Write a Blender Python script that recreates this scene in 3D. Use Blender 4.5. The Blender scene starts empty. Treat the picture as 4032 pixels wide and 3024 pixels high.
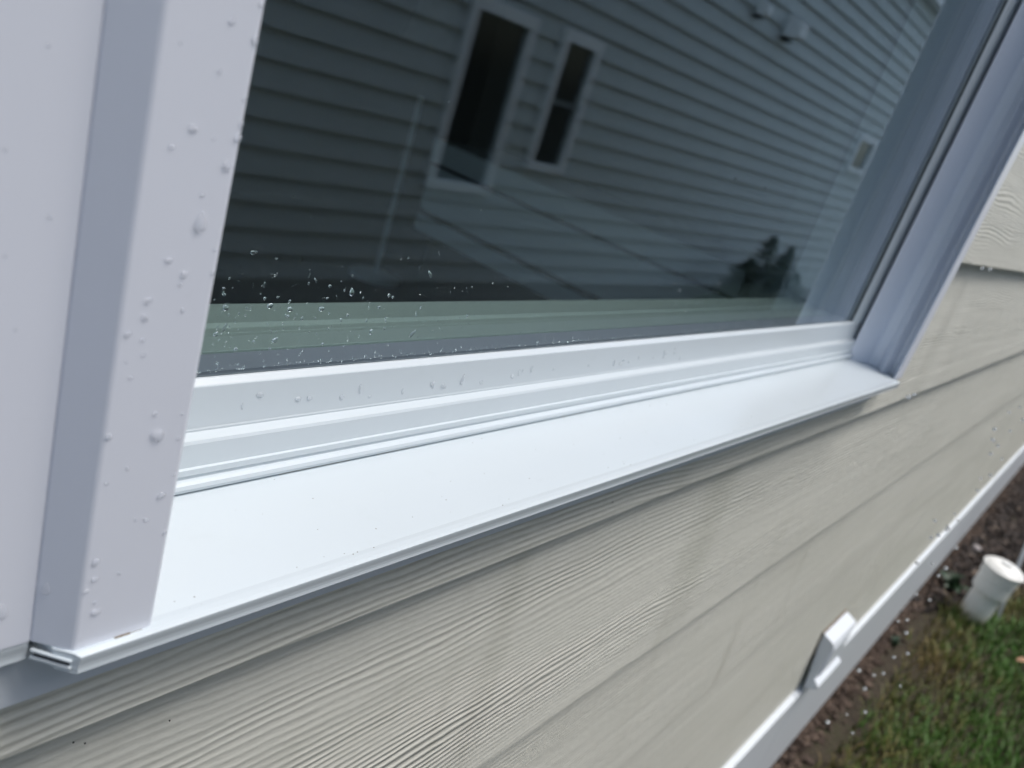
import bpy, bmesh, math, random
import numpy as np
from mathutils import Vector, Matrix

S = bpy.context.scene
C = S.collection
R = math.radians
random.seed(7)
rng = np.random.default_rng(11)

# ------------------------------------------------------------------ camera
CZ = 1.27                       # eye height above the ground, metres
cam_d = bpy.data.cameras.new('camera'); cam = bpy.data.objects.new('camera', cam_d); C.objects.link(cam)
right = Vector((0.6297, -0.7170, 0.2990)); down = Vector((-0.0869, -0.4474, -0.8901)); fwd = Vector((0.7720, 0.5345, -0.3440))
fwd.normalize(); right = (right - fwd * right.dot(fwd)).normalized(); down = fwd.cross(right)
M = Matrix((right, -down, -fwd)).transposed().to_4x4(); M.translation = (0, 0, CZ)
cam.matrix_world = M
cam_d.sensor_width = 36; cam_d.lens = 36 * 3154.75 / 4032
cam_d.clip_start = 0.01; cam_d.clip_end = 500
cam_d.dof.use_dof = True; cam_d.dof.focus_distance = 0.31; cam_d.dof.aperture_fstop = 12.2
S.camera = cam

# ------------------------------------------------------------------ light
W = bpy.data.worlds.new('World'); S.world = W; W.use_nodes = True
wn = W.node_tree.nodes; wl = W.node_tree.links
sky = wn.new('ShaderNodeTexSky'); sky.sky_type = 'NISHITA'; sky.sun_disc = False
SUN_EL, SUN_AZ = 66, 146        # azimuth clockwise from +Y
sky.sun_elevation = R(SUN_EL); sky.sun_rotation = R(SUN_AZ); sky.dust_density = 3.0; sky.air_density = 1.2
hs = wn.new('ShaderNodeHueSaturation'); hs.inputs['Saturation'].default_value = 0.85
wl.new(sky.outputs[0], hs.inputs['Color']); wl.new(hs.outputs[0], wn['Background'].inputs['Color'])
wn['Background'].inputs['Strength'].default_value = 0.15
sd = bpy.data.lights.new('sun', 'SUN'); sun = bpy.data.objects.new('sun', sd); C.objects.link(sun)
sd.energy = 1.6; sd.angle = R(24); sd.color = (1.0, 0.98, 0.96)
el, az = R(SUN_EL), R(SUN_AZ)
sdir = Vector((math.sin(az) * math.cos(el), math.cos(az) * math.cos(el), math.sin(el)))
sun.rotation_euler = sdir.to_track_quat('Z', 'Y').to_euler()
sun.location = (2, -1, 6)
S.view_settings.view_transform = 'Standard'; S.view_settings.look = 'None'
S.view_settings.exposure = 0.55; S.view_settings.gamma = 1; S.view_settings.use_curve_mapping = False
S.render.engine = 'CYCLES'
S.cycles.use_denoising = True
S.cycles.max_bounces = 14; S.cycles.diffuse_bounces = 5; S.cycles.glossy_bounces = 6
S.cycles.transmission_bounces = 10; S.cycles.transparent_max_bounces = 16
S.cycles.caustics_reflective = False; S.cycles.caustics_refractive = True; S.cycles.blur_glossy = .5

# ------------------------------------------------------------------ helpers
def tag(o, label=None, cat=None, group=None, kind=None):
    if label: o['label'] = label
    if cat: o['category'] = cat
    if group: o['group'] = group
    if kind: o['kind'] = kind
    return o
def empty(name, loc, parent=None, **k):
    o = bpy.data.objects.new(name, None); C.objects.link(o); o.location = loc; o.empty_display_size = .05
    if parent: o.parent = parent
    return tag(o, **k)
def link(name, me, m, parent=None, loc=(0, 0, 0), bevel=0, smooth=False, **k):
    if m is not None and not me.materials: me.materials.append(m)
    o = bpy.data.objects.new(name, me); C.objects.link(o); o.location = loc
    if parent: o.parent = parent
    if bevel:
        b = o.modifiers.new('bevel', 'BEVEL'); b.width = bevel; b.segments = 2; b.limit_method = 'ANGLE'; b.angle_limit = R(25)
        b.harden_normals = False
    if smooth:
        for p in me.polygons: p.use_smooth = True
    return tag(o, **k)
def mesh(name, vs, fs):
    me = bpy.data.meshes.new(name); me.from_pydata([tuple(v) for v in vs], [], fs); me.validate(); me.update()
    bm = bmesh.new(); bm.from_mesh(me); bmesh.ops.recalc_face_normals(bm, faces=bm.faces); bm.to_mesh(me); bm.free()
    return me
def boxes(name, bs):
    vs, fs = [], []
    for x0, x1, y0, y1, z0, z1 in bs:
        n = len(vs)
        vs += [(x, y, z) for z in (z0, z1) for y in (y0, y1) for x in (x0, x1)]
        fs += [(n, n+2, n+3, n+1), (n+4, n+5, n+7, n+6), (n, n+1, n+5, n+4), (n+2, n+6, n+7, n+3), (n, n+4, n+6, n+2), (n+1, n+3, n+7, n+5)]
    return mesh(name, vs, fs)
def prism(name, prof, fa, fb):
    """prof: list of 2-d points, fa/fb map a point to its 3-d place on either end"""
    n = len(prof); vs = [fa(*p) for p in prof] + [fb(*p) for p in prof]
    fs = [tuple(range(n)), tuple(range(2*n-1, n-1, -1))] + [(i, (i+1) % n, n+(i+1) % n, n+i) for i in range(n)]
    return mesh(name, vs, fs)
def prismx(name, prof, x0, x1):            # prof (y,z)
    f0 = x0 if callable(x0) else (lambda y: x0)
    return prism(name, prof, lambda y, z: (f0(y), y, z), lambda y, z: (x1, y, z))
def prismz(name, prof, z0, z1):            # prof (x,y)
    return prism(name, prof, lambda x, y: (x, y, z0), lambda x, y: (x, y, z1))
def lathe(name, prof, seg=40):             # prof (r,z)
    vs, fs = [], []
    for r, z in prof:
        for i in range(seg):
            a = 2*math.pi*i/seg; vs.append((r*math.cos(a), r*math.sin(a), z))
    for j in range(len(prof)-1):
        for i in range(seg):
            fs.append((j*seg+i, j*seg+(i+1) % seg, (j+1)*seg+(i+1) % seg, (j+1)*seg+i))
    fs.append(tuple(range(seg-1, -1, -1))); fs.append(tuple((len(prof)-1)*seg+i for i in range(seg)))
    return mesh(name, vs, fs)

# ------------------------------------------------------------------ materials
class N:
    """small node helper"""
    def __init__(s, name, rough=.5, col=(.5, .5, .5), **k):
        s.m = bpy.data.materials.new(name); s.m.use_nodes = True; s.t = s.m.node_tree; s.b = s.t.nodes['Principled BSDF']
        s.set('Base Color', (*col, 1)); s.set('Roughness', rough)
        for a, v in k.items(): s.set(a.replace('_', ' '), v)
    def set(s, n, v):
        i = s.b.inputs[n]
        if hasattr(v, 'links') or isinstance(v, bpy.types.NodeSocket): s.t.links.new(v, i)
        else: i.default_value = v
    def node(s, ty, **k):
        n = s.t.nodes.new(ty)
        for a, v in k.items(): setattr(n, a, v)
        return n
    def ln(s, a, i):
        if isinstance(a, bpy.types.NodeSocket): s.t.links.new(a, i)
        else: i.default_value = a
    def math(s, op, a, b=0.0, c=None, clamp=False):
        n = s.node('ShaderNodeMath', operation=op, use_clamp=clamp); s.ln(a, n.inputs[0]); s.ln(b, n.inputs[1])
        if c is not None: s.ln(c, n.inputs[2])
        return n.outputs[0]
    def coord(s, kind='Object', scale=(1, 1, 1), rnd=False):
        tc = s.node('ShaderNodeTexCoord'); v = tc.outputs[kind]
        if rnd:
            oi = s.node('ShaderNodeObjectInfo'); cx = s.node('ShaderNodeCombineXYZ')
            s.ln(s.math('MULTIPLY', oi.outputs['Random'], 37.0), cx.inputs[0]); s.ln(s.math('MULTIPLY', oi.outputs['Random'], 11.0), cx.inputs[1])
            a = s.node('ShaderNodeVectorMath', operation='ADD'); s.ln(v, a.inputs[0]); s.ln(cx.outputs[0], a.inputs[1]); v = a.outputs[0]
        mp = s.node('ShaderNodeVectorMath', operation='MULTIPLY'); s.ln(v, mp.inputs[0]); mp.inputs[1].default_value = scale
        return mp.outputs[0]
    def noise(s, vec, scale=1.0, detail=2.0, rough=.5):
        n = s.node('ShaderNodeTexNoise'); s.ln(vec, n.inputs['Vector']); n.inputs['Scale'].default_value = scale
        n.inputs['Detail'].default_value = detail; n.inputs['Roughness'].default_value = rough
        return n.outputs['Fac']
    def ramp(s, f, stops):
        n = s.node('ShaderNodeValToRGB'); s.ln(f, n.inputs[0]); e = n.color_ramp.elements
        while len(e) < len(stops): e.new(.5)
        for q, (p, c) in zip(e, stops): q.position = p; q.color = (*c, 1) if len(c) == 3 else c
        return n.outputs[0]
    def rng(s, f, a, b, c=0., d=1., smooth=True):
        n = s.node('ShaderNodeMapRange'); n.interpolation_type = 'SMOOTHSTEP' if smooth else 'LINEAR'
        s.ln(f, n.inputs[0])
        for i, v in enumerate((a, b, c, d)): n.inputs[i+1].default_value = v
        return n.outputs[0]
    def bump(s, h, dist=1.0, strength=1.0):
        n = s.node('ShaderNodeBump'); s.ln(h, n.inputs['Height']); n.inputs['Distance'].default_value = dist; n.inputs['Strength'].default_value = strength
        s.set('Normal', n.outputs[0])

def vinyl(name, col, rough):
    n = N(name, rough, col)
    w = n.coord('Object')
    a = n.noise(w, 9, 3); b = n.noise(w, 240, 2)
    d = n.rng(n.noise(w, 55, 4, .65), .60, .78)
    n.set('Base Color', n.ramp(n.math('ADD', n.math('MULTIPLY', a, .5), n.math('MULTIPLY', d, .25)),
          [(.1, tuple(c*1.0 for c in col)), (.75, (col[0]*.93, col[1]*.93, col[2]*.92))]))
    n.bump(n.math('ADD', n.math('MULTIPLY', a, .0002), n.math('MULTIPLY', b, .000004)), 1, .3)
    return n.m
WHITE = vinyl('white_vinyl', (.575, .63, .66), .2)
WHITE2 = vinyl('white_painted_trim', (.68, .72, .76), .42)
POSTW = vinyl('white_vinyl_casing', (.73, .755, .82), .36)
JAMBW = vinyl('white_vinyl_jamb_lifted', (.79, .83, .90), .3)  # same vinyl in a paler copy, brightening the shaded jamb by colour
INSIDE = N('interior_white_paint', .45, (.72, .76, .74)).m
DARKGASKET = N('black_rubber_gasket', .35, (.012, .013, .015)).m
SPACER = N('grey_spacer_bar', .4, (.30, .33, .40)).m
GAP = N('dark_gap', .8, (.02, .02, .018)).m
CAULK = N('brown_caulk', .8, (.16, .12, .08)).m

def siding(name, lo, hi, ridge=.0043, amp=.00095, detail=True):
    n = N(name, .55, hi)
    w = n.coord('Object', rnd=True)
    sp = n.node('ShaderNodeSeparateXYZ'); n.ln(n.coord('Object'), sp.inputs[0]); z = sp.outputs[2]
    def sc(v):
        m = n.node('ShaderNodeVectorMath', operation='MULTIPLY'); n.ln(w, m.inputs[0]); m.inputs[1].default_value = v; return m.outputs[0]
    n1 = n.noise(sc((2.6, 1, 13)), 1, 2.2, .5); n2 = n.noise(sc((34, 1, 85)), 1, 2, .5); n3 = n.noise(sc((9, 1, 30)), 1, 1.5, .5)
    ph = n.math('ADD', n.math('MULTIPLY', z, 2*math.pi/ridge), n.math('MULTIPLY', n1, 50.0))
    ph = n.math('ADD', ph, n.math('MULTIPLY', n2, 3.0)); ph = n.math('ADD', ph, n.math('MULTIPLY', n3, 7.0))
    s = n.math('MULTIPLY_ADD', n.math('SINE', ph), .5, .5)
    s = n.math('POWER', s, 1.4)
    am = n.rng(n.noise(sc((1.3, 1, 16)), 1, 2, .5), .40, .62, .24, 1.0)
    top = n.rng(z, .118, .160, 1.0, .25)
    am = n.math('MULTIPLY', n.math('MULTIPLY', am, top), n.rng(z, .004, .040, .35, 1.0))
    am = n.math('MULTIPLY', am, n.rng(n.noise(sc((30, 1, 70)), 1, 2), .3, .6, .55, 1.0))
    fine = n.noise(sc((160, 1, 420)), 1, 3, .6)
    h = n.math('ADD', n.math('MULTIPLY', n.math('MULTIPLY', s, am), amp), n.math('MULTIPLY', fine, .00016))
    h = n.math('ADD', h, n.math('MULTIPLY', n.noise(sc((3, 1, 60)), 1, 2.5), .0011))
    h = n.math('ADD', h, n.math('MULTIPLY', n.noise(sc((55, 1, 120)), 1, 3, .6), .00022))
    n.bump(h, 1.0, .85)
    tone = n.math('ADD', n.math('MULTIPLY', n.noise(sc((3, 1, 12)), 1, 3), .55), n.math('MULTIPLY', fine, .45))
    wet = n.rng(n.noise(sc((22, 1, 2.2)), 1, 3, .6), .54, .74, 0, .17)
    tone = n.math('SUBTRACT', tone, wet)
    n.set('Base Color', n.ramp(tone, [(.15, lo), (.62, hi)]))
    n.set('Roughness', n.rng(wet, 0, .17, .55, .36))
    return n.m
SIDE = siding('beige_cedar_grain_siding', (.53, .525, .455), (.65, .642, .568))
NSIDE = siding('grey_green_siding', (.47, .51, .51), (.54, .58, .578), amp=.0002)

def glassmat():
    n = N('window_glass'); t = n.t; t.nodes.remove(n.b)
    g = n.node('ShaderNodeNewGeometry'); d = n.node('ShaderNodeVectorMath', operation='DOT_PRODUCT')
    n.ln(g.outputs['Incoming'], d.inputs[0]); n.ln(g.outputs['Normal'], d.inputs[1])
    c = n.math('ABSOLUTE', d.outputs['Value'])
    F = n.math('MULTIPLY_ADD', n.math('POWER', n.math('SUBTRACT', 1.0, c), 4.0), .93, .07)
    F = n.math('DIVIDE', n.math('MULTIPLY', F, 2.0), n.math('ADD', 1.0, F))
    tr = n.node('ShaderNodeBsdfTransparent'); tr.inputs[0].default_value = (.84, .905, .895, 1)
    gl = n.node('ShaderNodeBsdfGlossy'); gl.inputs['Roughness'].default_value = 0.0; gl.inputs['Color'].default_value = (.93, .985, 1, 1)
    mx = n.node('ShaderNodeMixShader'); n.ln(F, mx.inputs[0]); n.ln(tr.outputs[0], mx.inputs[1]); n.ln(gl.outputs[0], mx.inputs[2])
    t.links.new(mx.outputs[0], t.nodes['Material Output'].inputs[0])
    return n.m
GLASS = glassmat()
wt = N('clear_water', .0, (.97, .985, 1), IOR=1.33); wt.set('Transmission Weight', 1.0); WATER = wt.m
def glintwater():
    n = N('painted_glint_water', .0, (.98, .99, 1), IOR=1.33); n.set('Transmission Weight', 1.0)
    tr = n.node('ShaderNodeBsdfTransparent'); tr.inputs[0].default_value = (.985, .99, 1, 1)
    df = n.node('ShaderNodeBsdfDiffuse'); df.inputs[0].default_value = (.92, .94, .97, 1)  # white diffuse share painted in for light focused by the drops
    m0 = n.node('ShaderNodeMixShader'); m0.inputs[0].default_value = .30; n.ln(tr.outputs[0], m0.inputs[1]); n.ln(df.outputs[0], m0.inputs[2])
    mx = n.node('ShaderNodeMixShader'); mx.inputs[0].default_value = .36
    n.ln(m0.outputs[0], mx.inputs[1]); n.ln(n.b.outputs[0], mx.inputs[2]); n.t.links.new(mx.outputs[0], n.t.nodes['Material Output'].inputs[0]); return n.m
GLINTW = glintwater()

# ================================================================== OUR HOUSE
U = .157                          # distance eye - front of the sill nose
def u(p): return [(a*U, b*U) for a, b in p]
def uz(p): return [(a*U, b*U + CZ) for a, b in p]     # (y,z) with z relative to the eye
WY = 1.12*U                       # plane of the lap edges of the siding
house = empty('house', (0, 0, 0), label='beige lap sided house with large white vinyl window and dark glass', cat='house')
win = empty('window', (0, 0, 0), parent=house, label='white vinyl window with sloping sill and rain spotted glass')
ZT = CZ + 1.22                    # top of the window opening

# --- siding planks, one object each
EXP = 1.0145*WY
def lapz(k): return CZ - WY*(.208 + 1.0145*k)
cache = {}
def plank(rects, z0, parent, mat, y=WY, hgt=EXP, flip=1, name='siding_plank'):
    """rects in world x and height above the plank's own bottom; face tilts back towards the top"""
    x0 = rects[0][0]
    key = (tuple((round(a-x0, 4), round(b-x0, 4), round(c, 4), round(d, 4)) for a, b, c, d in rects), flip, mat.name)
    if key not in cache:
        vs, fs = [], []
        for a, b, c, d in key[0]:
            n = len(vs); tl = .0115 if flip == 1 else .024; t0, t1 = tl*c/hgt, tl*d/hgt
            nx = max(1, min(60, int((b-a)/.02))) if flip == 1 and c == 0 else 1
            for i in range(nx+1):                       # lower edge slightly uneven, as cut and painted board
                x = a+(b-a)*i/nx; j = rng.uniform(-.0003, .0003) if nx > 1 else 0
                vs += [(x, flip*t0, c+j), (x, flip*(t0+.008), c+j), (x, flip*(t1+.008), d), (x, flip*t1, d)]
            for i in range(nx):
                q = n+4*i; r = q+4
                fs += [(q, r, r+1, q+1), (q+1, r+1, r+2, q+2), (q+2, r+2, r+3, q+3), (q+3, r+3, r, q)]
            e = n+4*nx; fs += [(n, n+1, n+2, n+3), (e, e+3, e+2, e+1)]
        cache[key] = mesh('siding_plank', vs, fs)
    return link(name, cache[key], mat, parent, (x0, y, z0), bevel=.0006 if flip == 1 else 0)
XL, XR = -1.5, 6.3
PX0 = -1.9*U; PX1 = 5.93*U       # white panel / casing extents on the wall
joints = {1: 4.1, 2: 3.3, 3: 4.6, 4: 3.7, 5: 4.9, 0: 4.3}
for k in range(-7, 5):
    z0 = lapz(k); top = EXP + .018
    if z0 > ZT + .04: spans = [(XL, XR)]
    elif k <= 0: spans = [(XL, PX0-.002), (PX1+.0015, XR)]
    elif k == 1: spans = None
    else: spans = [(XL, XR)]
    J = joints.get(k, 3.5 + (k*37 % 11)*.13)
    if spans is None:
        cut = CZ - 1.19*U - z0
        plank([(XL, J, 0, cut), (XL, PX0-.002, cut, top), (PX1+.0015, J, cut, top)], z0, house, SIDE)
        plank([(J+.002, XR, 0, top)], z0, house, SIDE)
        continue
    for a, b in spans:
        t = min(top, 9)
        if a < J < b:
            plank([(a, J, 0, t)], z0, house, SIDE); plank([(J+.002, b, 0, t)], z0, house, SIDE)
        else: plank([(a, b, 0, t)], z0, house, SIDE)
z5 = CZ - .924
plank([(XL, 4.9, 0, lapz(4)-z5+.018)], z5, house, SIDE); plank([(4.902, XR, 0, lapz(4)-z5+.018)], z5, house, SIDE)
# --- sheathing behind the siding, foundation, skirt board
SH = N('sheathing_board', .8, (.30, .25, .18)).m
y0, y1 = WY+.0185, WY+.09
bx = [(XL, XR, y0, y1, CZ-1.27, CZ-1.36*U), (XL, XR, y0, y1, ZT-.02, CZ+1.46), (XL, .40*U, y0, y1, CZ-1.36*U, ZT-.02), (5.97*U, XR, y0, y1, CZ-1.36*U, ZT-.02)]
link('sheathing', boxes('sheathing', bx), SH, house)
tz0, tz1 = CZ-1.246, CZ-.926
segs = [(XL, 1.546), (1.69, 5.2), (5.203, XR)]
link('skirt_board', boxes('skirt_board', [(XL, 1.52, .1645, .1845, tz0, tz1)]), WHITE2, house, bevel=.0015)
link('skirt_board', boxes('skirt_board', [(1.5215, 5.2, .1645, .1845, tz0, tz1)]), WHITE2, house, bevel=.0015)
link('skirt_board', boxes('skirt_board', [(5.2015, XR, .1645, .1845, tz0, tz1)]), WHITE2, house, bevel=.0015)
FOUND = N('damp_brown_footing', .9, (.16, .11, .08)).m
link('foundation', boxes('foundation', [(XL, XR, .172, .30, -.25, tz0-.002)]), FOUND, house)
# --- eave
link('soffit', boxes('soffit', [(XL, XR, -.02, .30, CZ+1.462, CZ+1.475)]), WHITE2, house)
link('fascia', boxes('fascia', [(XL, XR, -.042, -.022, CZ+1.45, CZ+1.60)]), WHITE2, house, bevel=.002)
ROOF = N('asphalt_shingle_roof', .9, (.06, .06, .065)).m
link('roof', mesh('roof', [(XL, -.08, CZ+1.602), (XR, -.08, CZ+1.602), (XR, 4.2, CZ+2.5), (XL, 4.2, CZ+2.5), (XL, -.08, CZ+1.64), (XR, -.08, CZ+1.64), (XR, 4.2, CZ+2.54), (XL, 4.2, CZ+2.54)],
     [(0, 1, 2, 3), (4, 5, 6, 7), (0, 1, 5, 4), (1, 2, 6, 5), (2, 3, 7, 6), (3, 0, 4, 7)]), ROOF, house)
# --- window: nose and sill
def endx(y):                       # the left end of the nose is cut back towards the wall
    return (.525 - max(0, min(1, (y/U-1.0)/.068))*.052)*U
nose = [(1.353, -1.036), (1.2, -1.0425), (1.035, -1.0515), (1.022, -1.0498), (1.008, -1.0500), (.999, -1.0530), (.9990, -1.0575), (.9996, -1.0625),
        (1.0010, -1.0720), (1.0014, -1.0800), (1.0008, -1.0860), (1.0004, -1.0885), (1.003, -1.0915), (1.03, -1.0915), (1.36, -1.0915)]
link('sill', prismx('sill', uz(nose), endx, 5.735*U), WHITE, win, bevel=.00012, label='broad white sill with rounded nose')
nl = [(y+.069, z) for y, z in nose if y < 1.25]; nl = [(1.13, -1.0525)] + nl + [(1.13, -1.0915)]
link('sill_end', boxes('sill_end', [(5.7365*U, 5.985*U, 1.062*U, 1.60*U, CZ-1.090*U, CZ-1.0535*U)]), WHITE, win)
link('sill_nose', prismx('sill_nose', uz(nl), PX0, .4725*U), WHITE, win, bevel=.00012)
# hollow end of the nose: its shade is a dark plate between thin rims
ex = Vector((-.052, .068, 0)).normalized(); en = Vector((-.068, -.052, 0)).normalized()
def slot(name, a0, a1, z0, z1, d0, d1, m):
    o = Vector((.525, .9995, 0)); vs = []
    for d in (d0, d1):
        for a, z in ((a0, z0), (a1, z0), (a1, z1), (a0, z1)):
            p = o + ex*a + en*d; vs.append((p.x*U, p.y*U, CZ+z*U))
    return link(name, mesh(name, vs, [(0, 1, 2, 3), (4, 7, 6, 5), (0, 4, 5, 1), (1, 5, 6, 2), (2, 6, 7, 3), (3, 7, 4, 0)]), m, win)
slot('slot_shade', .016, .076, -1.0755, -1.0665, -.002, .0012, GAP)
slot('end_rim', .012, .080, -1.066, -1.0625, -.001, .005, WHITE)
slot('end_rim', .012, .080, -1.0805, -1.0765, -.001, .005, WHITE)
GRIME = N('thin_grime', .7, (.50, .47, .43)).m
xg = .662*U
while xg < 5.6*U:
    lg = rng.uniform(.006, .05)
    if rng.uniform() < .75:
        link('seam_grime', prismx('seam_grime', uz([(1.3515, -1.0364), (1.3515-rng.uniform(.0008, .003), -1.0360), (1.3518, -1.0335)]), xg, xg+lg), GRIME, win)
    xg += lg + rng.uniform(.0, .02)
gv_, gf_ = [], []
for i in range(70):
    x_ = rng.uniform(.60, 3.6)*U if i < 50 else rng.uniform(.6, 5.6)*U; y_ = rng.uniform(1.02, 1.345)*U if i % 3 else rng.uniform(1.02, 1.06)*U
    z_ = CZ + (-1.0523 + (y_/U-1.02)*.0487)*U + .0001; q_ = rng.uniform(.00010, .00032); n_ = len(gv_); a_ = rng.uniform(0, 3)
    gv_ += [(x_+q_*math.cos(a_), y_+q_*math.sin(a_), z_), (x_+q_*math.cos(a_+2.1), y_+q_*math.sin(a_+2.1), z_), (x_+q_*math.cos(a_+4.2), y_+q_*math.sin(a_+4.2), z_), (x_, y_, z_+q_)]
    gf_ += [(n_, n_+1, n_+3), (n_+1, n_+2, n_+3), (n_+2, n_, n_+3), (n_, n_+2, n_+1)]
link('sill_grit', mesh('sill_grit', gv_, gf_), CAULK, win, kind='stuff')
# apron under the sill
link('apron', prismx('apron', uz([(1.10, -1.0925), (1.10, -1.217), (1.103, -1.2195), (1.135, -1.2195), (1.135, -1.0925)]), PX0, 5.60*U), WHITE2, win, bevel=.0004)
# wide flat panel left of the window
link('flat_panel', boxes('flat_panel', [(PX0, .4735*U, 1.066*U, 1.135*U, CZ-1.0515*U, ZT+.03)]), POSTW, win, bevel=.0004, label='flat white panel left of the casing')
# casings
zc = CZ - 1.052*U
lp = [(.652, 1.020), (.647, 1.015), (.5205, 1.015), (.5165, 1.0185), (.474, 1.0665), (.474, 1.62), (.652, 1.62)]
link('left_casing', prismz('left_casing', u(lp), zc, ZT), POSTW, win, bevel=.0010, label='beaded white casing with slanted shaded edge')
for ca, cb, ch_ in ((.560, .583, .0012), (.5855, .612, .0034), (.6125, .634, .0018)):
    link('caulk_stain', prismx('caulk_stain', uz([(1.0115, -1.0515), (1.0125, -1.0515+ch_*.8), (1.0149, -1.0515+ch_), (1.0149, -1.0515)]), ca*U, cb*U), CAULK, win, bevel=.0001)
rj = [(5.675, 1.3600), (5.860, 1.2840), (5.905, 1.2700), (5.905, 1.205), (5.758, 1.137), (5.868, 1.1240), (5.900, 1.1180), (5.900, 1.096), (5.737, 1.0450), (5.742, 1.038), (5.905, 1.038),
      (5.925, 1.043), (5.925, 1.135), (5.99, 1.14), (5.99, 1.62), (5.80, 1.62), (5.80, 1.41), (5.80, 1.378), (5.690, 1.3660)]
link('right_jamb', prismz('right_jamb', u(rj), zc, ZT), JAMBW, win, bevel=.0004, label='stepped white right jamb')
hz = (ZT-CZ)/U
link('head_jamb', prismx('head_jamb', uz([(1.015, hz), (1.015, hz+.17), (1.62, hz+.17), (1.62, hz-.02), (1.40, hz-.02), (1.26, hz)]), PX0, 5.90*U), WHITE, win, bevel=.0004)
# lower frame member with bead and ledges
lf = [(1.352, -1.045), (1.3505, -1.0345), (1.3430, -1.0290), (1.3400, -1.0200), (1.3425, -1.0110), (1.3490, -1.0050), (1.3560, -1.0030), (1.3560, -.9960), (1.3525, -.9930),
      (1.3530, -.9780), (1.3600, -.9765), (1.3625, -.9200), (1.3660, -.9130), (1.3860, -.9030), (1.3860, -.90), (1.3868, -.932), (1.62, -.932), (1.62, -1.0925), (1.362, -1.0925)]
link('frame_rail', prismx('frame_rail', uz(lf), .66*U, 5.80*U), WHITE, win, bevel=.00015)
# sash
sb = [(1.3880, -.930), (1.3880, -.9000), (1.3900, -.8970), (1.3975, -.7990), (1.4000, -.7960), (1.4130, -.7855), (1.4190, -.7855), (1.4190, -.806), (1.560, -.806), (1.560, -.930)]
link('sash_rail', prismx('sash_rail', uz(sb), .655*U, 5.725*U), WHITE, win, bevel=.0002)
link('sash_rail', prismx('sash_rail', uz([(1.3880, hz-.02), (1.3975, hz-.16), (1.4130, hz-.18), (1.4190, hz-.18), (1.4190, hz-.16), (1.56, hz-.16), (1.56, hz-.02)]), .655*U, 5.725*U), WHITE, win, bevel=.0002)
def stile(s):                      # s maps distance from the glass edge
    return [(s(0), 1.419), (s(0), 1.413), (s(.014), 1.400), (s(.050), 1.397), (s(.060), 1.404), (s(.072), 1.397), (s(.193), 1.3885), (s(.193), 1.56), (s(-.0), 1.56), (s(-.0), 1.54), (s(.02), 1.54), (s(.02), 1.419)]
link('sash_stile', prismz('sash_stile', u(stile(lambda d: 5.583+d)), CZ-.7965*U, ZT-.16*U), WHITE, win, bevel=.0002)
link('sash_stile', prismz('sash_stile', u(stile(lambda d: .830-d)), CZ-.7965*U, ZT-.16*U), WHITE, win, bevel=.0002)
# gaskets, spacer bars, panes
gx0, gx1, gz0, gz1 = .832*U, 5.581*U, CZ-.800*U, ZT-.17*U
def ring(name, y0, y1, w, m, e=0, wb=None):
    wb = wb or w
    link(name, boxes(name, [(gx0-e, gx1+e, y0, y1, gz0-e, gz0+wb)]), m, win); link(name, boxes(name, [(gx0-e, gx1+e, y0, y1, gz1-w, gz1+e)]), m, win)
    link(name, boxes(name, [(gx0-e, gx0+w, y0, y1, gz0+wb+.0002, gz1-w-.0002)]), m, win); link(name, boxes(name, [(gx1-w, gx1+e, y0, y1, gz0+wb+.0002, gz1-w-.0002)]), m, win)
ring('glazing_gasket', 1.4135*U, 1.4195*U, .0012, DARKGASKET, wb=.0016)
ring('spacer_bar', 1.437*U, 1.520*U, .0055, SPACER, wb=.0026)
def pane(y):
    return link('glass_pane', mesh('glass_pane', [(gx0, y, gz0), (gx1, y, gz0), (gx1, y, gz1), (gx0, y, gz1)], [(0, 1, 2, 3)]), GLASS, win)
GY = 1.4205*U
pane(GY); pane(1.5245*U)
# interior return of the window
isl = [(1.562, -.830), (1.562, -.798), (1.66, -.796), (1.69, -.800), (1.70, -.789), (1.715, -.789), (1.73, -.797), (1.84, -.797), (1.855, -.803), (1.855, -.84), (1.80, -.86), (1.62, -.86)]
link('interior_sill', prismx('interior_sill', uz(isl), .655*U, 5.75*U), INSIDE, win, bevel=.0004)
for nm, x0, x1 in (('interior_jamb', .60, .66), ('interior_jamb', 5.66, 5.72)):
    link(nm, boxes(nm, [(x0*U, x1*U, 1.564*U, 1.86*U, CZ-.795*U, ZT)]), INSIDE, win, bevel=.0006)
link('interior_head', boxes('interior_head', [(.60*U, 5.72*U, 1.564*U, 1.86*U, ZT-.04, ZT)]), INSIDE, win)
for a, b, c, d in ((.40*U, .655*U, CZ-1.36*U, ZT+.09), (5.66*U, 5.95*U, CZ-1.36*U, ZT+.09)):
    link('interior_casing', boxes('interior_casing', [(a, b, 1.862*U, 1.94*U, c, d)]), INSIDE, win, bevel=.001)

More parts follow.
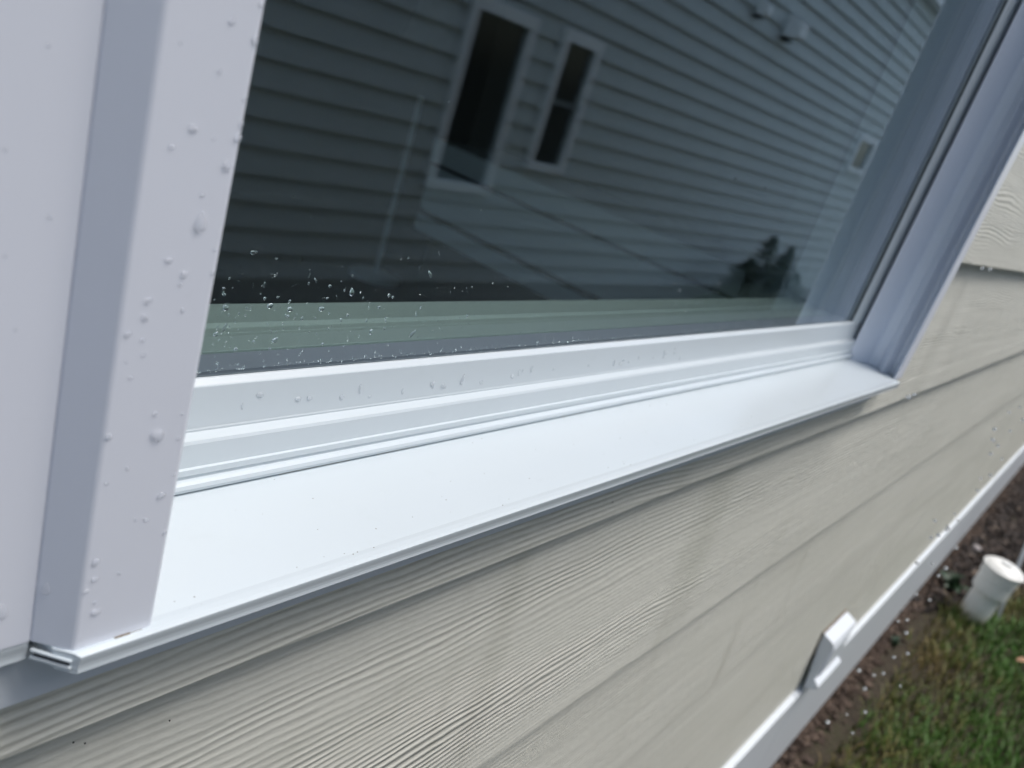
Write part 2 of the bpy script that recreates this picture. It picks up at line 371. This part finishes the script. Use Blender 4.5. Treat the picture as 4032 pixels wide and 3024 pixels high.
# --- the room behind the glass
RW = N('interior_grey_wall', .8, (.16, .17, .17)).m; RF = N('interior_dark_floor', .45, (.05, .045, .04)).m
zf, zt = CZ-1.02, CZ+1.42
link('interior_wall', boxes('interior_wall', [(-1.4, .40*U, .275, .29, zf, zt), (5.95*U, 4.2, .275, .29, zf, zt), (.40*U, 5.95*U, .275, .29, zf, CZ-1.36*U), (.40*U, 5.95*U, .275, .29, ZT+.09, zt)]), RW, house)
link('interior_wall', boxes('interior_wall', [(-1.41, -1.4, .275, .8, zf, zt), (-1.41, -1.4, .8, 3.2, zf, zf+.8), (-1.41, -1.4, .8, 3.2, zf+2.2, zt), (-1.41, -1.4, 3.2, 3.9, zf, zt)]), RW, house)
link('added_side_window', boxes('added_side_window', [(-1.41, -1.39, .8, .85, zf+.801, zf+2.199), (-1.41, -1.39, 3.15, 3.2, zf+.801, zf+2.199), (-1.41, -1.39, 1.98, 2.02, zf+.801, zf+2.199), (-1.41, -1.39, .851, 1.979, zf+.801, zf+.85), (-1.41, -1.39, 2.021, 3.149, zf+.801, zf+.85)]), INSIDE, house)  # unseen window added to let sky light in and brighten the cabinet
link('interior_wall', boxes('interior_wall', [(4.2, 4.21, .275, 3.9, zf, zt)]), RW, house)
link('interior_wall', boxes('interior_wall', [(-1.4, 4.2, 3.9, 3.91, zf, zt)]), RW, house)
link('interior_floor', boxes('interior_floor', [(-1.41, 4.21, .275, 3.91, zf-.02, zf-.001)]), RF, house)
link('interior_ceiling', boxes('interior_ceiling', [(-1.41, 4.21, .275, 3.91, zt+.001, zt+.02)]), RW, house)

# --- vent cover on the skirt board
vent = empty('vent_hood', (1.546, .165, CZ-.787), parent=house, label='small white vent hood on the skirt board')
link('mounting_plate', boxes('mounting_plate', [(-.0012, .1452, .0150, .0205, -.135, .0012)]), CAULK, vent)
hp = [(.0185, 0), (-.008, -.009), (-.011, -.014), (-.009, -.098), (-.021, -.106), (-.022, -.111), (-.018, -.116), (-.004, -.122), (.0, -.134)]
link('hood', prismx('hood', hp, 0, .144), WHITE2, vent, bevel=.0012)
link('flap', boxes('flap', [(.012, .132, -.0125, -.0100, -.092, -.024)]), WHITE2, vent, bevel=.0008)

# ================================================================== THINGS IN THE ROOM
DW = N('white_lacquer', .35, (.80, .88, .92)).m
dr = empty('low_cabinet', (2.5, 1.05, zf), label='long low white cabinet with grooved front seen through the glass', cat='cabinet')
X0 = 2.5
def zr(r): return CZ + r*X0 - zf
link('top_board', boxes('top_board', [(-.0, .45, -.05, 1.46, zr(-.1745)+.004, zr(-.1355))]), DW, dr, bevel=.004)
link('front_panel', boxes('front_panel', [(.006, .45, -.05, 1.45, zr(-.255), zr(-.1790))]), DW, dr, bevel=.003)
link('lower_panel', boxes('lower_panel', [(.004, .45, -.05, 1.45, zr(-.292), zr(-.264))]), DW, dr, bevel=.003)
link('groove', boxes('groove', [(.02, .44, -.045, 1.44, zr(-.288), zr(-.165))]), GAP, dr)
link('plinth', boxes('plinth', [(.10, .44, -.03, 1.43, 0, zr(-.292)-.002)]), RF, dr)
fl = empty('floor_lamp', (2.49, 2.64, zf), label='slim pale pole lamp standing behind the glass', cat='lamp')
link('pole', lathe('pole', [(.012, .02), (.012, zr(-.16)+.2)], 16), DW, fl)
link('base', lathe('base', [(.12, 0), (.12, .015), (.02, .022)], 24), DW, fl)
link('shade', lathe('shade', [(.14, 1.02), (.09, 1.24), (.085, 1.24), (.135, 1.02)], 24), RW, fl)

# ================================================================== NEIGHBOUR'S HOUSE (seen in the glass)
NY = 2*GY - 3.23                  # plane of its lap edges, facing ours
NH = .127
nh = empty('neighbor_house', (6, NY, -.14), label='grey lap sided house next door with tall narrow windows', cat='house')
def nloc(x, y, z): return (x-6, y-NY, z+.14)
NTR = N('neighbour_white_trim', .5, (.90, .92, .94)).m
ND = N('dark_window_glass', .08, (.006, .012, .014)).m
wins = [(3.235, 3.775, -.704, .325, False), (4.035, 4.435, -.502, .347, True), (9.60, 10.2, .17, .59, False)]
DP = .0393*3.23
for k in range(-10, 17):
    z0 = CZ + DP*k; z1 = z0 + DP
    cuts = sorted([(a, b, c, d) for a, b, c, d, _ in wins if z0 < CZ+d-.004 and z1 > CZ+c+.004])
    xs = [-3.0] + [v for c in cuts for v in (c[0], c[1])] + [13.0]
    for a, b in zip(xs[::2], xs[1::2]):
        o = plank([(a, b, 0, DP+.012)], z0, nh, NSIDE, y=NY, hgt=DP, flip=-1)
        o.location = nloc(a, NY, z0)
    for c in cuts:                 # parts of the row above or below an opening
        if z1 - (CZ+c[3]) > .02:
            o = plank([(c[0], c[1], CZ+c[3]-z0, DP+.012)], z0, nh, NSIDE, y=NY, hgt=DP, flip=-1); o.location = nloc(c[0], NY, z0)
        if CZ+c[2] - z0 > .02:
            o = plank([(c[0], c[1], 0, CZ+c[2]-z0)], z0, nh, NSIDE, y=NY, hgt=DP, flip=-1); o.location = nloc(c[0], NY, z0)
for a, b, c, d, rail in wins:
    wo = empty('window', nloc(a, NY, CZ+c), parent=nh)
    w, h = b-a, d-c; t = .055
    for nm, q in (('side_trim', (0, t, 0, h)), ('side_trim', (w-t, w, 0, h)), ('bottom_trim', (t+.001, w-t-.001, 0, t)), ('head_trim', (t+.001, w-t-.001, h-t*1.25, h))):
        link(nm, boxes(nm, [(q[0], q[1], -.015, .022, q[2], q[3])]), NTR, wo, bevel=.003)
    link('pane', boxes('pane', [(t, w-t, -.03, -.012, t, h-t)]), ND, wo)
    if rail: link('meeting_rail', boxes('meeting_rail', [(t, w-t, -.011, .006, h*.49, h*.49+.035)]), N('grey_rail', .5, (.12, .14, .15)).m, wo)
link('wall_core', boxes('wall_core', [(-9, 7, -.25, -.032, .14, CZ+2.16)]), SH, nh)
CONC = N('grey_concrete', .85, (.30, .30, .30)).m
link('foundation', boxes('foundation', [(-9, 7, -.2, -.012, -.2, CZ+DP*-10+.138)]), CONC, nh)
link('corner_board', boxes('corner_board', [(7.002, 7.09, -.09, .02, .0, CZ+2.17)]), NTR, nh, bevel=.003)
link('soffit', boxes('soffit', [(-9.2, 7.3, -.2, .10, CZ+2.18, CZ+2.20)]), NTR, nh)
link('fascia', boxes('fascia', [(-9.2, 7.3, .102, .12, CZ+2.17, CZ+2.34)]), NTR, nh)
link('roof', mesh('roof', [(-9.2, .15, CZ+2.345), (7.3, .15, CZ+2.345), (7.3, -4, CZ+3.6), (-9.2, -4, CZ+3.6), (-9.2, .15, CZ+2.38), (7.3, .15, CZ+2.38), (7.3, -4, CZ+3.65), (-9.2, -4, CZ+3.65)],
     [(0, 1, 2, 3), (4, 5, 6, 7), (0, 1, 5, 4), (1, 2, 6, 5), (2, 3, 7, 6), (3, 0, 4, 7)]), ROOF, nh)
def cap(x, z, s, l):
    e = empty('wall_vent', nloc(x, NY, CZ+z), parent=nh)
    link('cap', prismx('cap', [(0, s), (.05*l, s*.9), (.13*l, s*.5), (.13*l, -s*.8), (.10*l, -s), (0, -s)], -s*.8, s*.8), NTR, e, bevel=.01)
    link('grille', boxes('grille', [(-s*.7, s*.7, .0, .05, -s*1.35, -s*1.01)]), GAP, e)
cap(6.22, 1.03, .055, .8); cap(6.83, 1.04, .085, 1.2)

# ================================================================== GROUND
def gz(x, y):                      # falls gently away from our wall
    return -max(0., min(1., (-y-.2)/2.3))*.14
gn = N('soil_and_lawn', .95)
w = gn.coord('Object'); a = gn.noise(w, 6, 5, .6); b = gn.noise(w, 60, 4, .6)
gn.set('Base Color', gn.ramp(gn.math('ADD', gn.math('MULTIPLY', a, .5), gn.math('MULTIPLY', b, .5)), [(.3, (.022, .015, .010)), (.5, (.045, .034, .020)), (.7, (.040, .045, .015))]))
gn.bump(b, .02, .8)
xs = np.concatenate([[-400, -60, -12], np.linspace(-4, 14, 37), [20, 60, 400]]); ys = np.concatenate([[-400, -60, -12], np.linspace(-5, .6, 23), [3, 12, 60, 400]])
gv = [(x, y, gz(x, y)) for y in ys for x in xs]; nx = len(xs)
gf = [(j*nx+i, j*nx+i+1, (j+1)*nx+i+1, (j+1)*nx+i) for j in range(len(ys)-1) for i in range(nx-1)]
link('ground', mesh('ground', gv, gf), gn.m, kind='structure')

def vcol_mat(name, rough, stops, scale=40, sub=0.0):
    n = N(name, rough); at = n.node('ShaderNodeAttribute', attribute_name='tone')
    n.set('Base Color', n.ramp(at.outputs['Fac'], stops)); return n.m
def soup(name, V, F, tone, mat, **k):
    me = bpy.data.meshes.new(name); me.from_pydata(V.tolist(), [], F.tolist()); me.update()
    at = me.attributes.new('tone', 'FLOAT', 'POINT'); at.data.foreach_set('value', tone.astype(np.float32))
    return link(name, me, mat, **k)
def fnoise(x, y):
    return (np.sin(x*7.1+y*3.3)+np.sin(x*3.7-y*9.1+1.3)+np.sin(x*17.3+y*13.1+2.1)*.6+np.sin(-x*11.9+y*21.7)*.6)/3.2
# --- grass
n = 110000
gx = rng.uniform(1.5, 6.5, n); gy = rng.uniform(-1.9, .13, n)
edge = np.where(gx < 3.2, .085, .085-(gx-3.2)*.35) + .03*fnoise(gx*2, gy*2)
keep = (gy < edge) & (rng.uniform(size=n) < np.clip(.95 + .55*fnoise(gx*.9, gy*.9), .25, 1) * np.clip((edge-gy)/.06, .35, 1))
gx, gy = gx[keep], gy[keep]; n = len(gx)
g0 = -np.clip((-gy-.2)/2.3, 0, 1)*.14
h = rng.uniform(.018, .050, n)*(1+.3*fnoise(gx*1.7, gy*1.9)); an = rng.uniform(0, 2*np.pi, n); ln_ = rng.uniform(.2, 1.1, n)*h; wd = rng.uniform(.0012, .0026, n)
dx, dy = np.cos(an), np.sin(an); px, py = -dy*wd, dx*wd
V = np.stack([np.stack([gx-px, gy-py, g0-.003], 1), np.stack([gx+px, gy+py, g0-.003], 1),
              np.stack([gx+dx*ln_*.4+px*.8, gy+dy*ln_*.4+py*.8, g0+h*.65], 1), np.stack([gx+dx*ln_*.4-px*.8, gy+dy*ln_*.4-py*.8, g0+h*.65], 1),
              np.stack([gx+dx*ln_, gy+dy*ln_, g0+h], 1)], 1).reshape(-1, 3)
i5 = np.arange(n)*5
F = np.concatenate([np.stack([i5, i5+1, i5+2], 1), np.stack([i5, i5+2, i5+3], 1), np.stack([i5+3, i5+2, i5+4], 1)])
tone = np.clip(.20 + np.clip((edge[keep]-gy)*1.6, 0, .38) + .30*fnoise(gx*1.1+3, gy*1.3) + rng.normal(0, .14, n), 0, 1)
GR = vcol_mat('grass_blades', .6, [(0, (.20, .145, .05)), (.28, (.12, .125, .025)), (.5, (.060, .13, .014)), (1, (.038, .145, .010))])
soup('grass', V, F, np.repeat(tone, 5), GR, label='short damp lawn with thin brown patches beside the wall', cat='grass', kind='stuff')
# --- bark mulch and wood chips
def chips(name, n, fx, size, mat, label, zoff=0.0, **k):
    Vs, Fs, T = [], [], []
    base = np.array([(a, b, c) for c in (-1, 1) for b in (-1, 1) for a in (-1, 1)], float)
    fq = np.array([(0, 2, 3, 1), (4, 5, 7, 6), (0, 1, 5, 4), (2, 6, 7, 3), (0, 4, 6, 2), (1, 3, 7, 5)])
    for i in range(n):
        x, y = fx()
        s = size*rng.uniform(.4, 1.3); d = np.array([s, s*rng.uniform(.3, .6), s*rng.uniform(.12, .3)])*.5
        q = Matrix.Rotation(rng.uniform(0, 6.28), 3, 'Z') @ Matrix.Rotation(rng.normal(0, .35), 3, 'X') @ Matrix.Rotation(rng.normal(0, .35), 3, 'Y')
        v = (base*d*rng.uniform(.7, 1.2, (8, 3))) @ np.array(q).T + (x, y, gz(x, y)+zoff+rng.uniform(0, .012))
        Vs.append(v); Fs.append(fq+8*i); T.append(np.full(8, rng.uniform()))
    return soup(name, np.concatenate(Vs), np.concatenate(Fs), np.concatenate(T), mat, label=label, kind='stuff', **k)
MU = vcol_mat('dark_bark', .85, [(0, (.012, .009, .008)), (.6, (.035, .025, .02)), (.93, (.07, .05, .038)), (1, (.22, .17, .13))])
def fmu():
    x = rng.uniform(2.9, 7.5); y = rng.uniform(-1.2, .12)
    while y < .09-(x-3.1)*.38: x = rng.uniform(2.9, 7.5); y = rng.uniform(-1.2, .16)
    return x, y
chips('mulch', 16000, fmu, .030, MU, 'dark bark mulch bed around the white pipe', cat='mulch')
CH = vcol_mat('brown_wood_chips', .9, [(0, (.035, .022, .016)), (.5, (.075, .050, .036)), (1, (.125, .088, .064))])
chips('wood_chips', 9000, lambda: (rng.uniform(1.4, 7.5), .185-abs(rng.normal(0, .026))), .020, CH, 'reddish brown soil and wood chips along the foot of the wall', cat='soil')

# --- cleanout pipe
PVC = N('aged_white_pvc', .35); w = PVC.coord('Object', (1, 1, 1))
sp = PVC.node('ShaderNodeSeparateXYZ'); PVC.ln(PVC.coord('Object'), sp.inputs[0])
st = PVC.math('ADD', PVC.rng(sp.outputs[2], .10, -.01, 0, .8), PVC.math('MULTIPLY', PVC.noise(w, 30, 4), .5))
PVC.set('Base Color', PVC.ramp(st, [(.30, (.80, .80, .77)), (.75, (.56, .50, .40)), (1, (.26, .17, .10))])); PVC = PVC.m
pp = empty('cleanout_pipe', (3.24, -.018, -.01), label='white plastic cleanout pipe with domed cap standing by the wall', cat='pipe')
link('pipe', lathe('pipe', [(.055, 0), (.055, .205)]), PVC, pp, smooth=False)
link('collar', lathe('collar', [(.0555, .140), (.064, .141), (.067, .145), (.067, .196), (.0635, .199), (.0635, .204), (.071, .206), (.071, .232), (.068, .235), (.058, .235)]), PVC, pp)
capm = lathe('cap', [(.060, .236), (.0745, .236), (.0775, .240), (.0775, .2445), (.073, .2485), (.066, .2500), (.0645, .2535), (.055, .2580), (.035, .2615), (.001, .2630)])
cp = link('cap', capm, PVC, pp)
link('plug_boss', boxes('plug_boss', [(-.018, .018, -.018, .018, .2600, .2700)]), PVC, cp, bevel=.003)
for o in list(pp.children):
    for p in o.data.polygons: p.use_smooth = len(p.vertices) == 4
    o.data.set_sharp_from_angle(angle=R(35))
pp.rotation_euler = (R(2), R(-2.5), 0); pp.scale = (.9, .9, 1.0)
# --- garden stake behind it
GALV = N('galvanised_rod', .35, (.55, .57, .58), Metallic=.5).m
st = empty('garden_stake', (3.33, -.093, 0), label='thin pale metal stake leaning behind the white pipe', cat='stake')
link('rod', lathe('rod', [(.008, -.05), (.008, 1.05)], 12), GALV, st, smooth=True)
link('tip_cap', lathe('tip_cap', [(.010, 1.05), (.010, 1.075), (.006, 1.08)], 12), GALV, st)
st.rotation_euler = Vector((.42, .07, .40)).to_track_quat('Z', 'Y').to_euler()
# --- weeds, leaves, stones
LEAF = N('dark_weed_leaf', .45, (.02, .05, .02)).m
def leafm(l, wd, curl):
    vs = []; fs = []
    for i in range(6):
        t = i/5; ww = wd*math.sin(math.pi*min(.97, .12+t*.85)); z = curl*math.sin(t*2.2)
        vs += [(t*l, -ww, z+ww*.3), (t*l, 0, z), (t*l, ww, z+ww*.3)]
    for i in range(5):
        q = 3*i; fs += [(q, q+1, q+4, q+3), (q+1, q+2, q+5, q+4)]
    return mesh('leaf', vs, fs)
for j, (x, y, s, lab) in enumerate([(3.38, .085, 1.0, 'dark broad leaved weed between wall and white pipe'), (2.68, .118, .45, 'tiny pale green sprout at the lawn edge below the wall')]):
    e = empty('weed', (x, y, gz(x, y)), label=lab, cat='weed')
    mm = leafm(.075*s, .016*s, .035*s)
    for i in range(13 if j == 0 else 6):
        o = link('leaf', mm, LEAF, e); o.rotation_euler = (rng.uniform(-.3, .3), -rng.uniform(.0, .9), i*2.4); o.scale = [rng.uniform(.7, 1.2)]*3
TAN = N('dead_leaf', .8, (.42, .24, .15)).m
for x, y, s, lab in [(3.044, -.19, .04, 'curled tan dead leaf lying on the lawn')]:
    o = link('dead_leaf', leafm(s, s*.28, s*.3), TAN, loc=(x, y, gz(x, y)+.035), label=lab, cat='leaf'); o.rotation_euler = (.2, .1, -1.0)
STONE = N('pale_stone', .8, (.32, .29, .28)).m
for x, y, s, lab in [(3.98, .095, .022, 'pale pebble lying on the dark mulch')]:
    bm = bmesh.new(); bmesh.ops.create_icosphere(bm, subdivisions=2, radius=s)
    for v in bm.verts: v.co = Vector((v.co.x*1.3, v.co.y, v.co.z*.7))*(1+rng.uniform(-.1, .1))
    me = bpy.data.meshes.new('stone'); bm.to_mesh(me); bm.free()
    link('stone', me, STONE, loc=(x, y, gz(x, y)+s*.6), smooth=True, label=lab, cat='stone')

# --- shrub by the neighbour's wall
SHY = 2*GY - 2.75
sh = empty('shrub', (7.7, SHY, gz(7.7, SHY)), label='dark evergreen shrub mirrored at the lower right of the glass', cat='shrub')
lf_ = []
spikes = [(0, 0, .80, .26), (.38, .05, .74, .20), (-.30, .0, .58, .24), (.62, .1, .50, .26), (-.62, .05, .34, .25), (-.95, 0, .22, .22), (.80, -.05, .30, .25), (.15, .1, .66, .25), (.45, -.1, .5, .3), (-.1, -.1, .5, .35)]
tot = 15000; cen = []
for sx, sy, hh, rr in spikes:
    m_ = tot//len(spikes); t = rng.uniform(0, 1, m_)**.8; a = rng.uniform(0, 6.28, m_); r = rr*(1-t)**.65*np.sqrt(rng.uniform(.15, 1, m_))*(1+.35*np.sin(a*3+t*15))
    cen.append(np.stack([sx-.5+r*np.cos(a), sy+r*np.sin(a), t*hh], 1))
cen = np.concatenate(cen); m_ = len(cen)
d1 = rng.normal(size=(m_, 3)); d1 /= np.linalg.norm(d1, axis=1)[:, None]; d2 = np.cross(d1, rng.normal(size=(m_, 3))); d2 /= np.linalg.norm(d2, axis=1)[:, None]
L_ = rng.uniform(.018, .04, m_)[:, None]
V = np.stack([cen, cen+d1*L_*.5+d2*L_*.25, cen+d1*L_, cen+d1*L_*.5-d2*L_*.25], 1).reshape(-1, 3)
F = np.arange(m_*4).reshape(-1, 4)
SHM = vcol_mat('evergreen_leaves', .5, [(0, (.012, .022, .012)), (.7, (.03, .055, .022)), (1, (.09, .13, .04))])
soup('foliage', V, F, np.repeat(np.clip(rng.uniform(0, .8, m_)+np.clip(cen[:, 0]-.1, 0, .4), 0, 1), 4), SHM, parent=sh)
STEM = N('shrub_bark', .9, (.05, .035, .025)).m
for sx, sy, hh, rr in spikes[:6]:
    me = mesh('stem', [(x*.010*(1-t*.8)+(sx-.5)*(.25+.75*t), y*.010*(1-t*.8)+sy*t, t*hh*.8) for t in (0, .5, 1) for x, y in ((-1, -1), (1, -1), (1, 1), (-1, 1))],
              [(j*4+i, j*4+(i+1) % 4, j*4+4+(i+1) % 4, j*4+4+i) for j in (0, 1) for i in range(4)])
    link('stem', me, STEM, sh)

# ================================================================== WATER
def dropmesh(kind, mat=None):
    mat = mat or GLINTW
    bm = bmesh.new(); bmesh.ops.create_icosphere(bm, subdivisions=3, radius=1)
    ph = rng.uniform(0, 6.28, 4)
    for v in bm.verts:
        x, y, z = v.co                       # y is the outward direction (towards -Y when placed)
        a = math.atan2(z, x); k = 1 + .16*math.sin(2*a+ph[0]) + .10*math.sin(3*a+ph[1])
        if kind == 'tear': z = z*1.15; k *= 1; x *= (1-.42*max(0, z)); z = z*(1.9 if z > 0 else .9)
        if kind == 'blob': x *= k; z *= k
        if kind == 'run': x = x*.55 + .25*math.sin(z*2.2+ph[2]); z *= 1.9
        v.co = (x, y*(.42+.06*(-z)), z)
    me = bpy.data.meshes.new('water_drop'); bm.to_mesh(me); bm.free()
    for p in me.polygons: p.use_smooth = True
    me.materials.append(mat); return me
blobs = [dropmesh('blob') for _ in range(6)]; tears = [dropmesh('tear') for _ in range(2)]; runs = [dropmesh('run') for _ in range(2)]
gblobs = [dropmesh('blob', WATER) for _ in range(6)]; gtears = [dropmesh('tear', WATER) for _ in range(2)]; gruns = [dropmesh('run', WATER) for _ in range(2)]
def drop(me, x, y, z, r, label, group=None, rz=0, ry=0):
    o = bpy.data.objects.new('water_drop', me); C.objects.link(o); o.location = (x, y-r*.10, z); o.scale = (r, r, r)
    o.rotation_euler = (0, ry, rz); tag(o, label, 'water drop', group); return o
POST = [(0.09536, -0.00724, 0.83), (0.10115, -0.00966, 0.95), (0.09449, -0.01735, 0.66), (0.09085, -0.02969, 1.04), (0.08685, -0.03408, 0.75), (0.09577, -0.03109, 0.44), (0.10127, -0.0219, 0.59), (0.10127, -0.03002, 1.0), (0.09976, -0.03638, 1.2), (0.09535, -0.04341, 0.6), (0.09601, -0.05012, 1.52), (0.09019, -0.05837, 0.9), (0.09421, -0.06176, 1.03), (0.0938, -0.06425, 0.52), (0.10065, -0.05579, 0.47), (0.10112, -0.06134, 0.63), (0.08701, -0.06809, 0.91), (0.08683, -0.0722, 0.91), (0.08353, -0.07596, 0.91), (0.08707, -0.07751, 0.62), (0.09537, -0.07042, 0.63), (0.08787, -0.08126, 0.62), (0.08577, -0.08688, 0.52), (0.08418, -0.08272, 0.41), (0.08552, -0.01399, 0.36), (0.10149, -0.027, 0.69), (0.10110, -0.00275, 0.57), (0.09294, -0.09708, 0.78), (0.09441, -0.10305, 1.92), (0.08260, -0.10179, 0.96), (0.10005, -0.10493, 0.58), (0.0882, -0.1114, 0.56), (0.08369, -0.1147, 0.55), (0.09808, -0.12129, 1.18), (0.09514, -0.12797, 0.71), (0.09236, -0.12724, 0.47), (0.10089, -0.1335, 0.73), (0.08394, -0.13747, 1.15), (0.08429, -0.14293, 0.93), (0.08263, -0.14625, 0.75), (0.08518, -0.15056, 0.53), (0.08584, -0.15379, 1.31), (0.09037, -0.14316, 0.54), (0.10055, -0.11556, 0.53), (0.09981, -0.09798, 0.51)]
ORD = ['topmost', 'second', 'third', 'fourth', 'fifth', 'sixth', 'seventh', 'eighth', 'ninth', 'tenth', 'eleventh', 'twelfth']
POST.sort(key=lambda q: -q[1])
zones = ['upper casing', 'middle casing', 'lower casing']
cnt = [0, 0, 0]; tot_ = [0, 0, 0]
for x, z, r in POST: tot_[0 if z > -.055 else (1 if z > -.105 else 2)] += 1
for i, (x, z, r) in enumerate(POST):
    zi = 0 if z > -.055 else (1 if z > -.105 else 2)
    k = cnt[zi]; cnt[zi] += 1; left = tot_[zi]-1-k
    pos = ORD[k]+(' from the top' if k else '') if k <= left else (ORD[left]+' from the bottom' if left else 'lowest')
    side = 'left edge' if x < .0862 else ('right edge' if x > .0965 else 'middle')
    r = r/1000
    if abs(r-.00152) < 1e-6: drop(tears[0], x, 1.015*U, CZ+z, r*.95, 'large teardrop with a curled foot near the middle of the white casing', 'water drops on the casing')
    elif abs(r-.00192) < 1e-6: drop(blobs[0], x, 1.015*U, CZ+z, r*.85, 'largest round drop on the lower half of the white casing', 'water drops on the casing', ry=.5)
    else: drop(blobs[i % 6], x, 1.015*U, CZ+z, r*.85, ('tiny' if r < .0006 else 'clear') + ' drop near the ' + side + ' of the ' + zones[zi] + ', ' + pos + ' there', 'water drops on the casing', ry=(i*1.7) % 3)
PL = ['tiny drop nearest the slanted edge on the flat panel', 'tiny drop on the upper flat panel, left one of a pair', '', 'tiny drop on the flat panel below the middle', 'tiny drop at the far left of the flat panel', 'topmost tiny drop on the flat white panel']
for i, (x, z, r) in enumerate([(0.06852, -0.05319, 0.61), (0.05968, -0.04084, 0.47), (0.067, -0.15318, 1.84), (0.06425, -0.07788, 0.37), (0.0612, -0.06186, 0.4), (0.0653, -0.02076, 0.47)]):
    if r > 1: drop(tears[1], x, 1.066*U, CZ+z, r*.0008, 'large drop on the flat panel at the lower left edge')
    else: drop(blobs[i % 6], x, 1.066*U, CZ+z, r*.0008, PL[i], 'water drops on the panel')
drop(tears[0], .07588, .1657, CZ-.1480, .0011, 'long teardrop on the shaded slanted casing edge near its foot', rz=-.85)
# drops on the glass
gcount = 0
spots = []
while gcount < 110:
    px_ = rng.uniform(0, 1)**1.5; x = .146 + px_*.125; zr_ = -.1040 + rng.normal(0, .0075) + (abs(rng.normal(0, .012)) if rng.uniform() < .3 else 0)
    if zr_ > -.055 or zr_ < -.1185: continue
    r = max(.00022, min(.0011, rng.lognormal(-7.85, .5)))
    spots.append((x, zr_, r)); gcount += 1
for i, (x, z, r) in enumerate(spots):
    k = i % 9
    me = gruns[i % 2] if k == 0 else (gtears[i % 2] if k == 1 else gblobs[i % 6])
    drop(me, x, GY, CZ+z, r, 'small raindrop on the lower left of the window glass', 'raindrops on the glass', ry=rng.uniform(-.6, .6))
# fine wet beading along the gasket: nobody could count it
Vs, Fs = [], []
ico = bmesh.new(); bmesh.ops.create_icosphere(ico, subdivisions=1, radius=1); iv = np.array([v.co[:] for v in ico.verts]); iff = np.array([[v.index for v in f.verts] for f in ico.faces]); ico.free()
for i in range(640):
    if i < 420: x = .132+rng.uniform()**1.2*.55; z = gz0+.0037+abs(rng.normal(0, .0011))
    elif i < 560: x = .146+rng.uniform()**1.4*.22; z = gz0+.004+abs(rng.normal(0, .024))
    else: x = .14+rng.uniform()*.5; z = gz0+.003+abs(rng.normal(0, .05))
    r = rng.uniform(.00012, .00042)*(1.0 if i < 700 else .4)
    Vs.append(iv*[r*rng.uniform(.8, 2.0) if i < 420 else r, r*.35, r*rng.uniform(.7, 1.3)]+[x, GY-r*.15, z]); Fs.append(iff+len(iv)*i)
me = bpy.data.meshes.new('water_beading'); me.from_pydata(np.concatenate(Vs).tolist(), [], np.concatenate(Fs).tolist()); me.update()
link('water_beading', me, WATER, label='fine wet beading along the foot of the window glass', cat='water', kind='stuff', smooth=True)
# flattened drops on the sash and frame faces
for i in range(34):
    x = rng.uniform(.15, .50); r = rng.uniform(.0006, .0013); z = CZ-.862*U+rng.normal(0, .0018)
    y = (1.390+(z-CZ+.897*U)/U*.0765)*U
    drop(blobs[i % 6] if i % 3 else runs[i % 2], x, y, z, r, 'faint flattened drop in the row along the white sash rail', 'drops in a row on the sash rail')
# drips falling from the eave
FALL = [(0.6662, 0.0265, -0.2356), (0.7387, 0.0277, -0.2936), (0.698, 0.0294, -0.2556), (0.748, 0.0385, -0.2992), (0.7466, 0.0348, -0.324), (0.5945, 0.0321, -0.2625), (0.5837, 0.0236, -0.2618), (0.7917, 0.0305, -0.3833), (0.6479, 0.0184, -0.3048), (0.6169, 0.039, -0.3241), (0.8188, 0.0385, -0.4252), (0.6892, 0.0271, -0.3516), (0.7928, 0.014, -0.4058), (0.6799, 0.0326, -0.3685), (0.7599, 0.0513, -0.2781), (0.6364, 0.0338, -0.2276), (0.782, 0.0323, -0.2552), (0.8499, 0.0448, -0.2528), (0.7417, 0.0543, -0.2301), (0.8082, 0.0477, -0.2496), (0.7878, 0.0463, -0.247), (0.6174, 0.0387, -0.1997), (0.8023, 0.0543, -0.2649), (0.7715, 0.0461, -0.2255), (0.7169, 0.0483, -0.134), (0.6378, 0.0411, -0.1262), (0.8772, 0.0548, -0.1742), (0.7665, 0.0435, -0.1546), (0.8325, 0.0488, -0.1771), (0.8844, 0.0417, -0.1881), (0.8292, 0.0402, -0.1945), (0.905, 0.0574, -0.1482), (0.7516, 0.0404, -0.1365), (0.8767, 0.0503, -0.1353), (0.7732, 0.0379, -0.1278), (0.8859, 0.0488, -0.2148), (0.8671, 0.0449, -0.222), (0.6311, 0.0366, -0.1964), (0.6369, 0.0402, -0.206), (0.5942, 0.0382, -0.3637), (0.7908, 0.0398, -0.4638), (0.6682, 0.0233, -0.38), (0.7079, 0.0247, -0.4272), (0.7218, 0.1113, -0.0249), (0.7853, 0.1155, -0.0257), (0.6997, 0.1114, -0.136), (0.6932, 0.1076, -0.131)]
bm = bmesh.new(); bmesh.ops.create_icosphere(bm, subdivisions=3, radius=1); fm = bpy.data.meshes.new('falling_drop'); bm.to_mesh(fm); bm.free()
for p in fm.polygons: p.use_smooth = True
fm.materials.append(GLINTW)
for x, y, z in FALL:
    o = bpy.data.objects.new('falling_drop', fm); C.objects.link(o); o.location = (x, y, CZ+z); o.scale = [rng.uniform(.0011, .0018)]*3
    tag(o, 'small falling water drop in mid air in front of the siding', 'water drop', 'drips falling past the wall')
# specks of dirt on the siding under the sill
for x, z in [(.079, -.2285), (.098, -.2285), (.1018, -.2311), (.062, -.2278), (.131, -.2375), (.39, -.2035)]:
    bm = bmesh.new(); bmesh.ops.create_icosphere(bm, subdivisions=1, radius=.00035)
    me = bpy.data.meshes.new('dirt_speck'); bm.to_mesh(me); bm.free()
    link('dirt_speck', me, GAP, house, loc=(x, WY+.0075 if z < -.215 else WY+.0003, CZ+z))
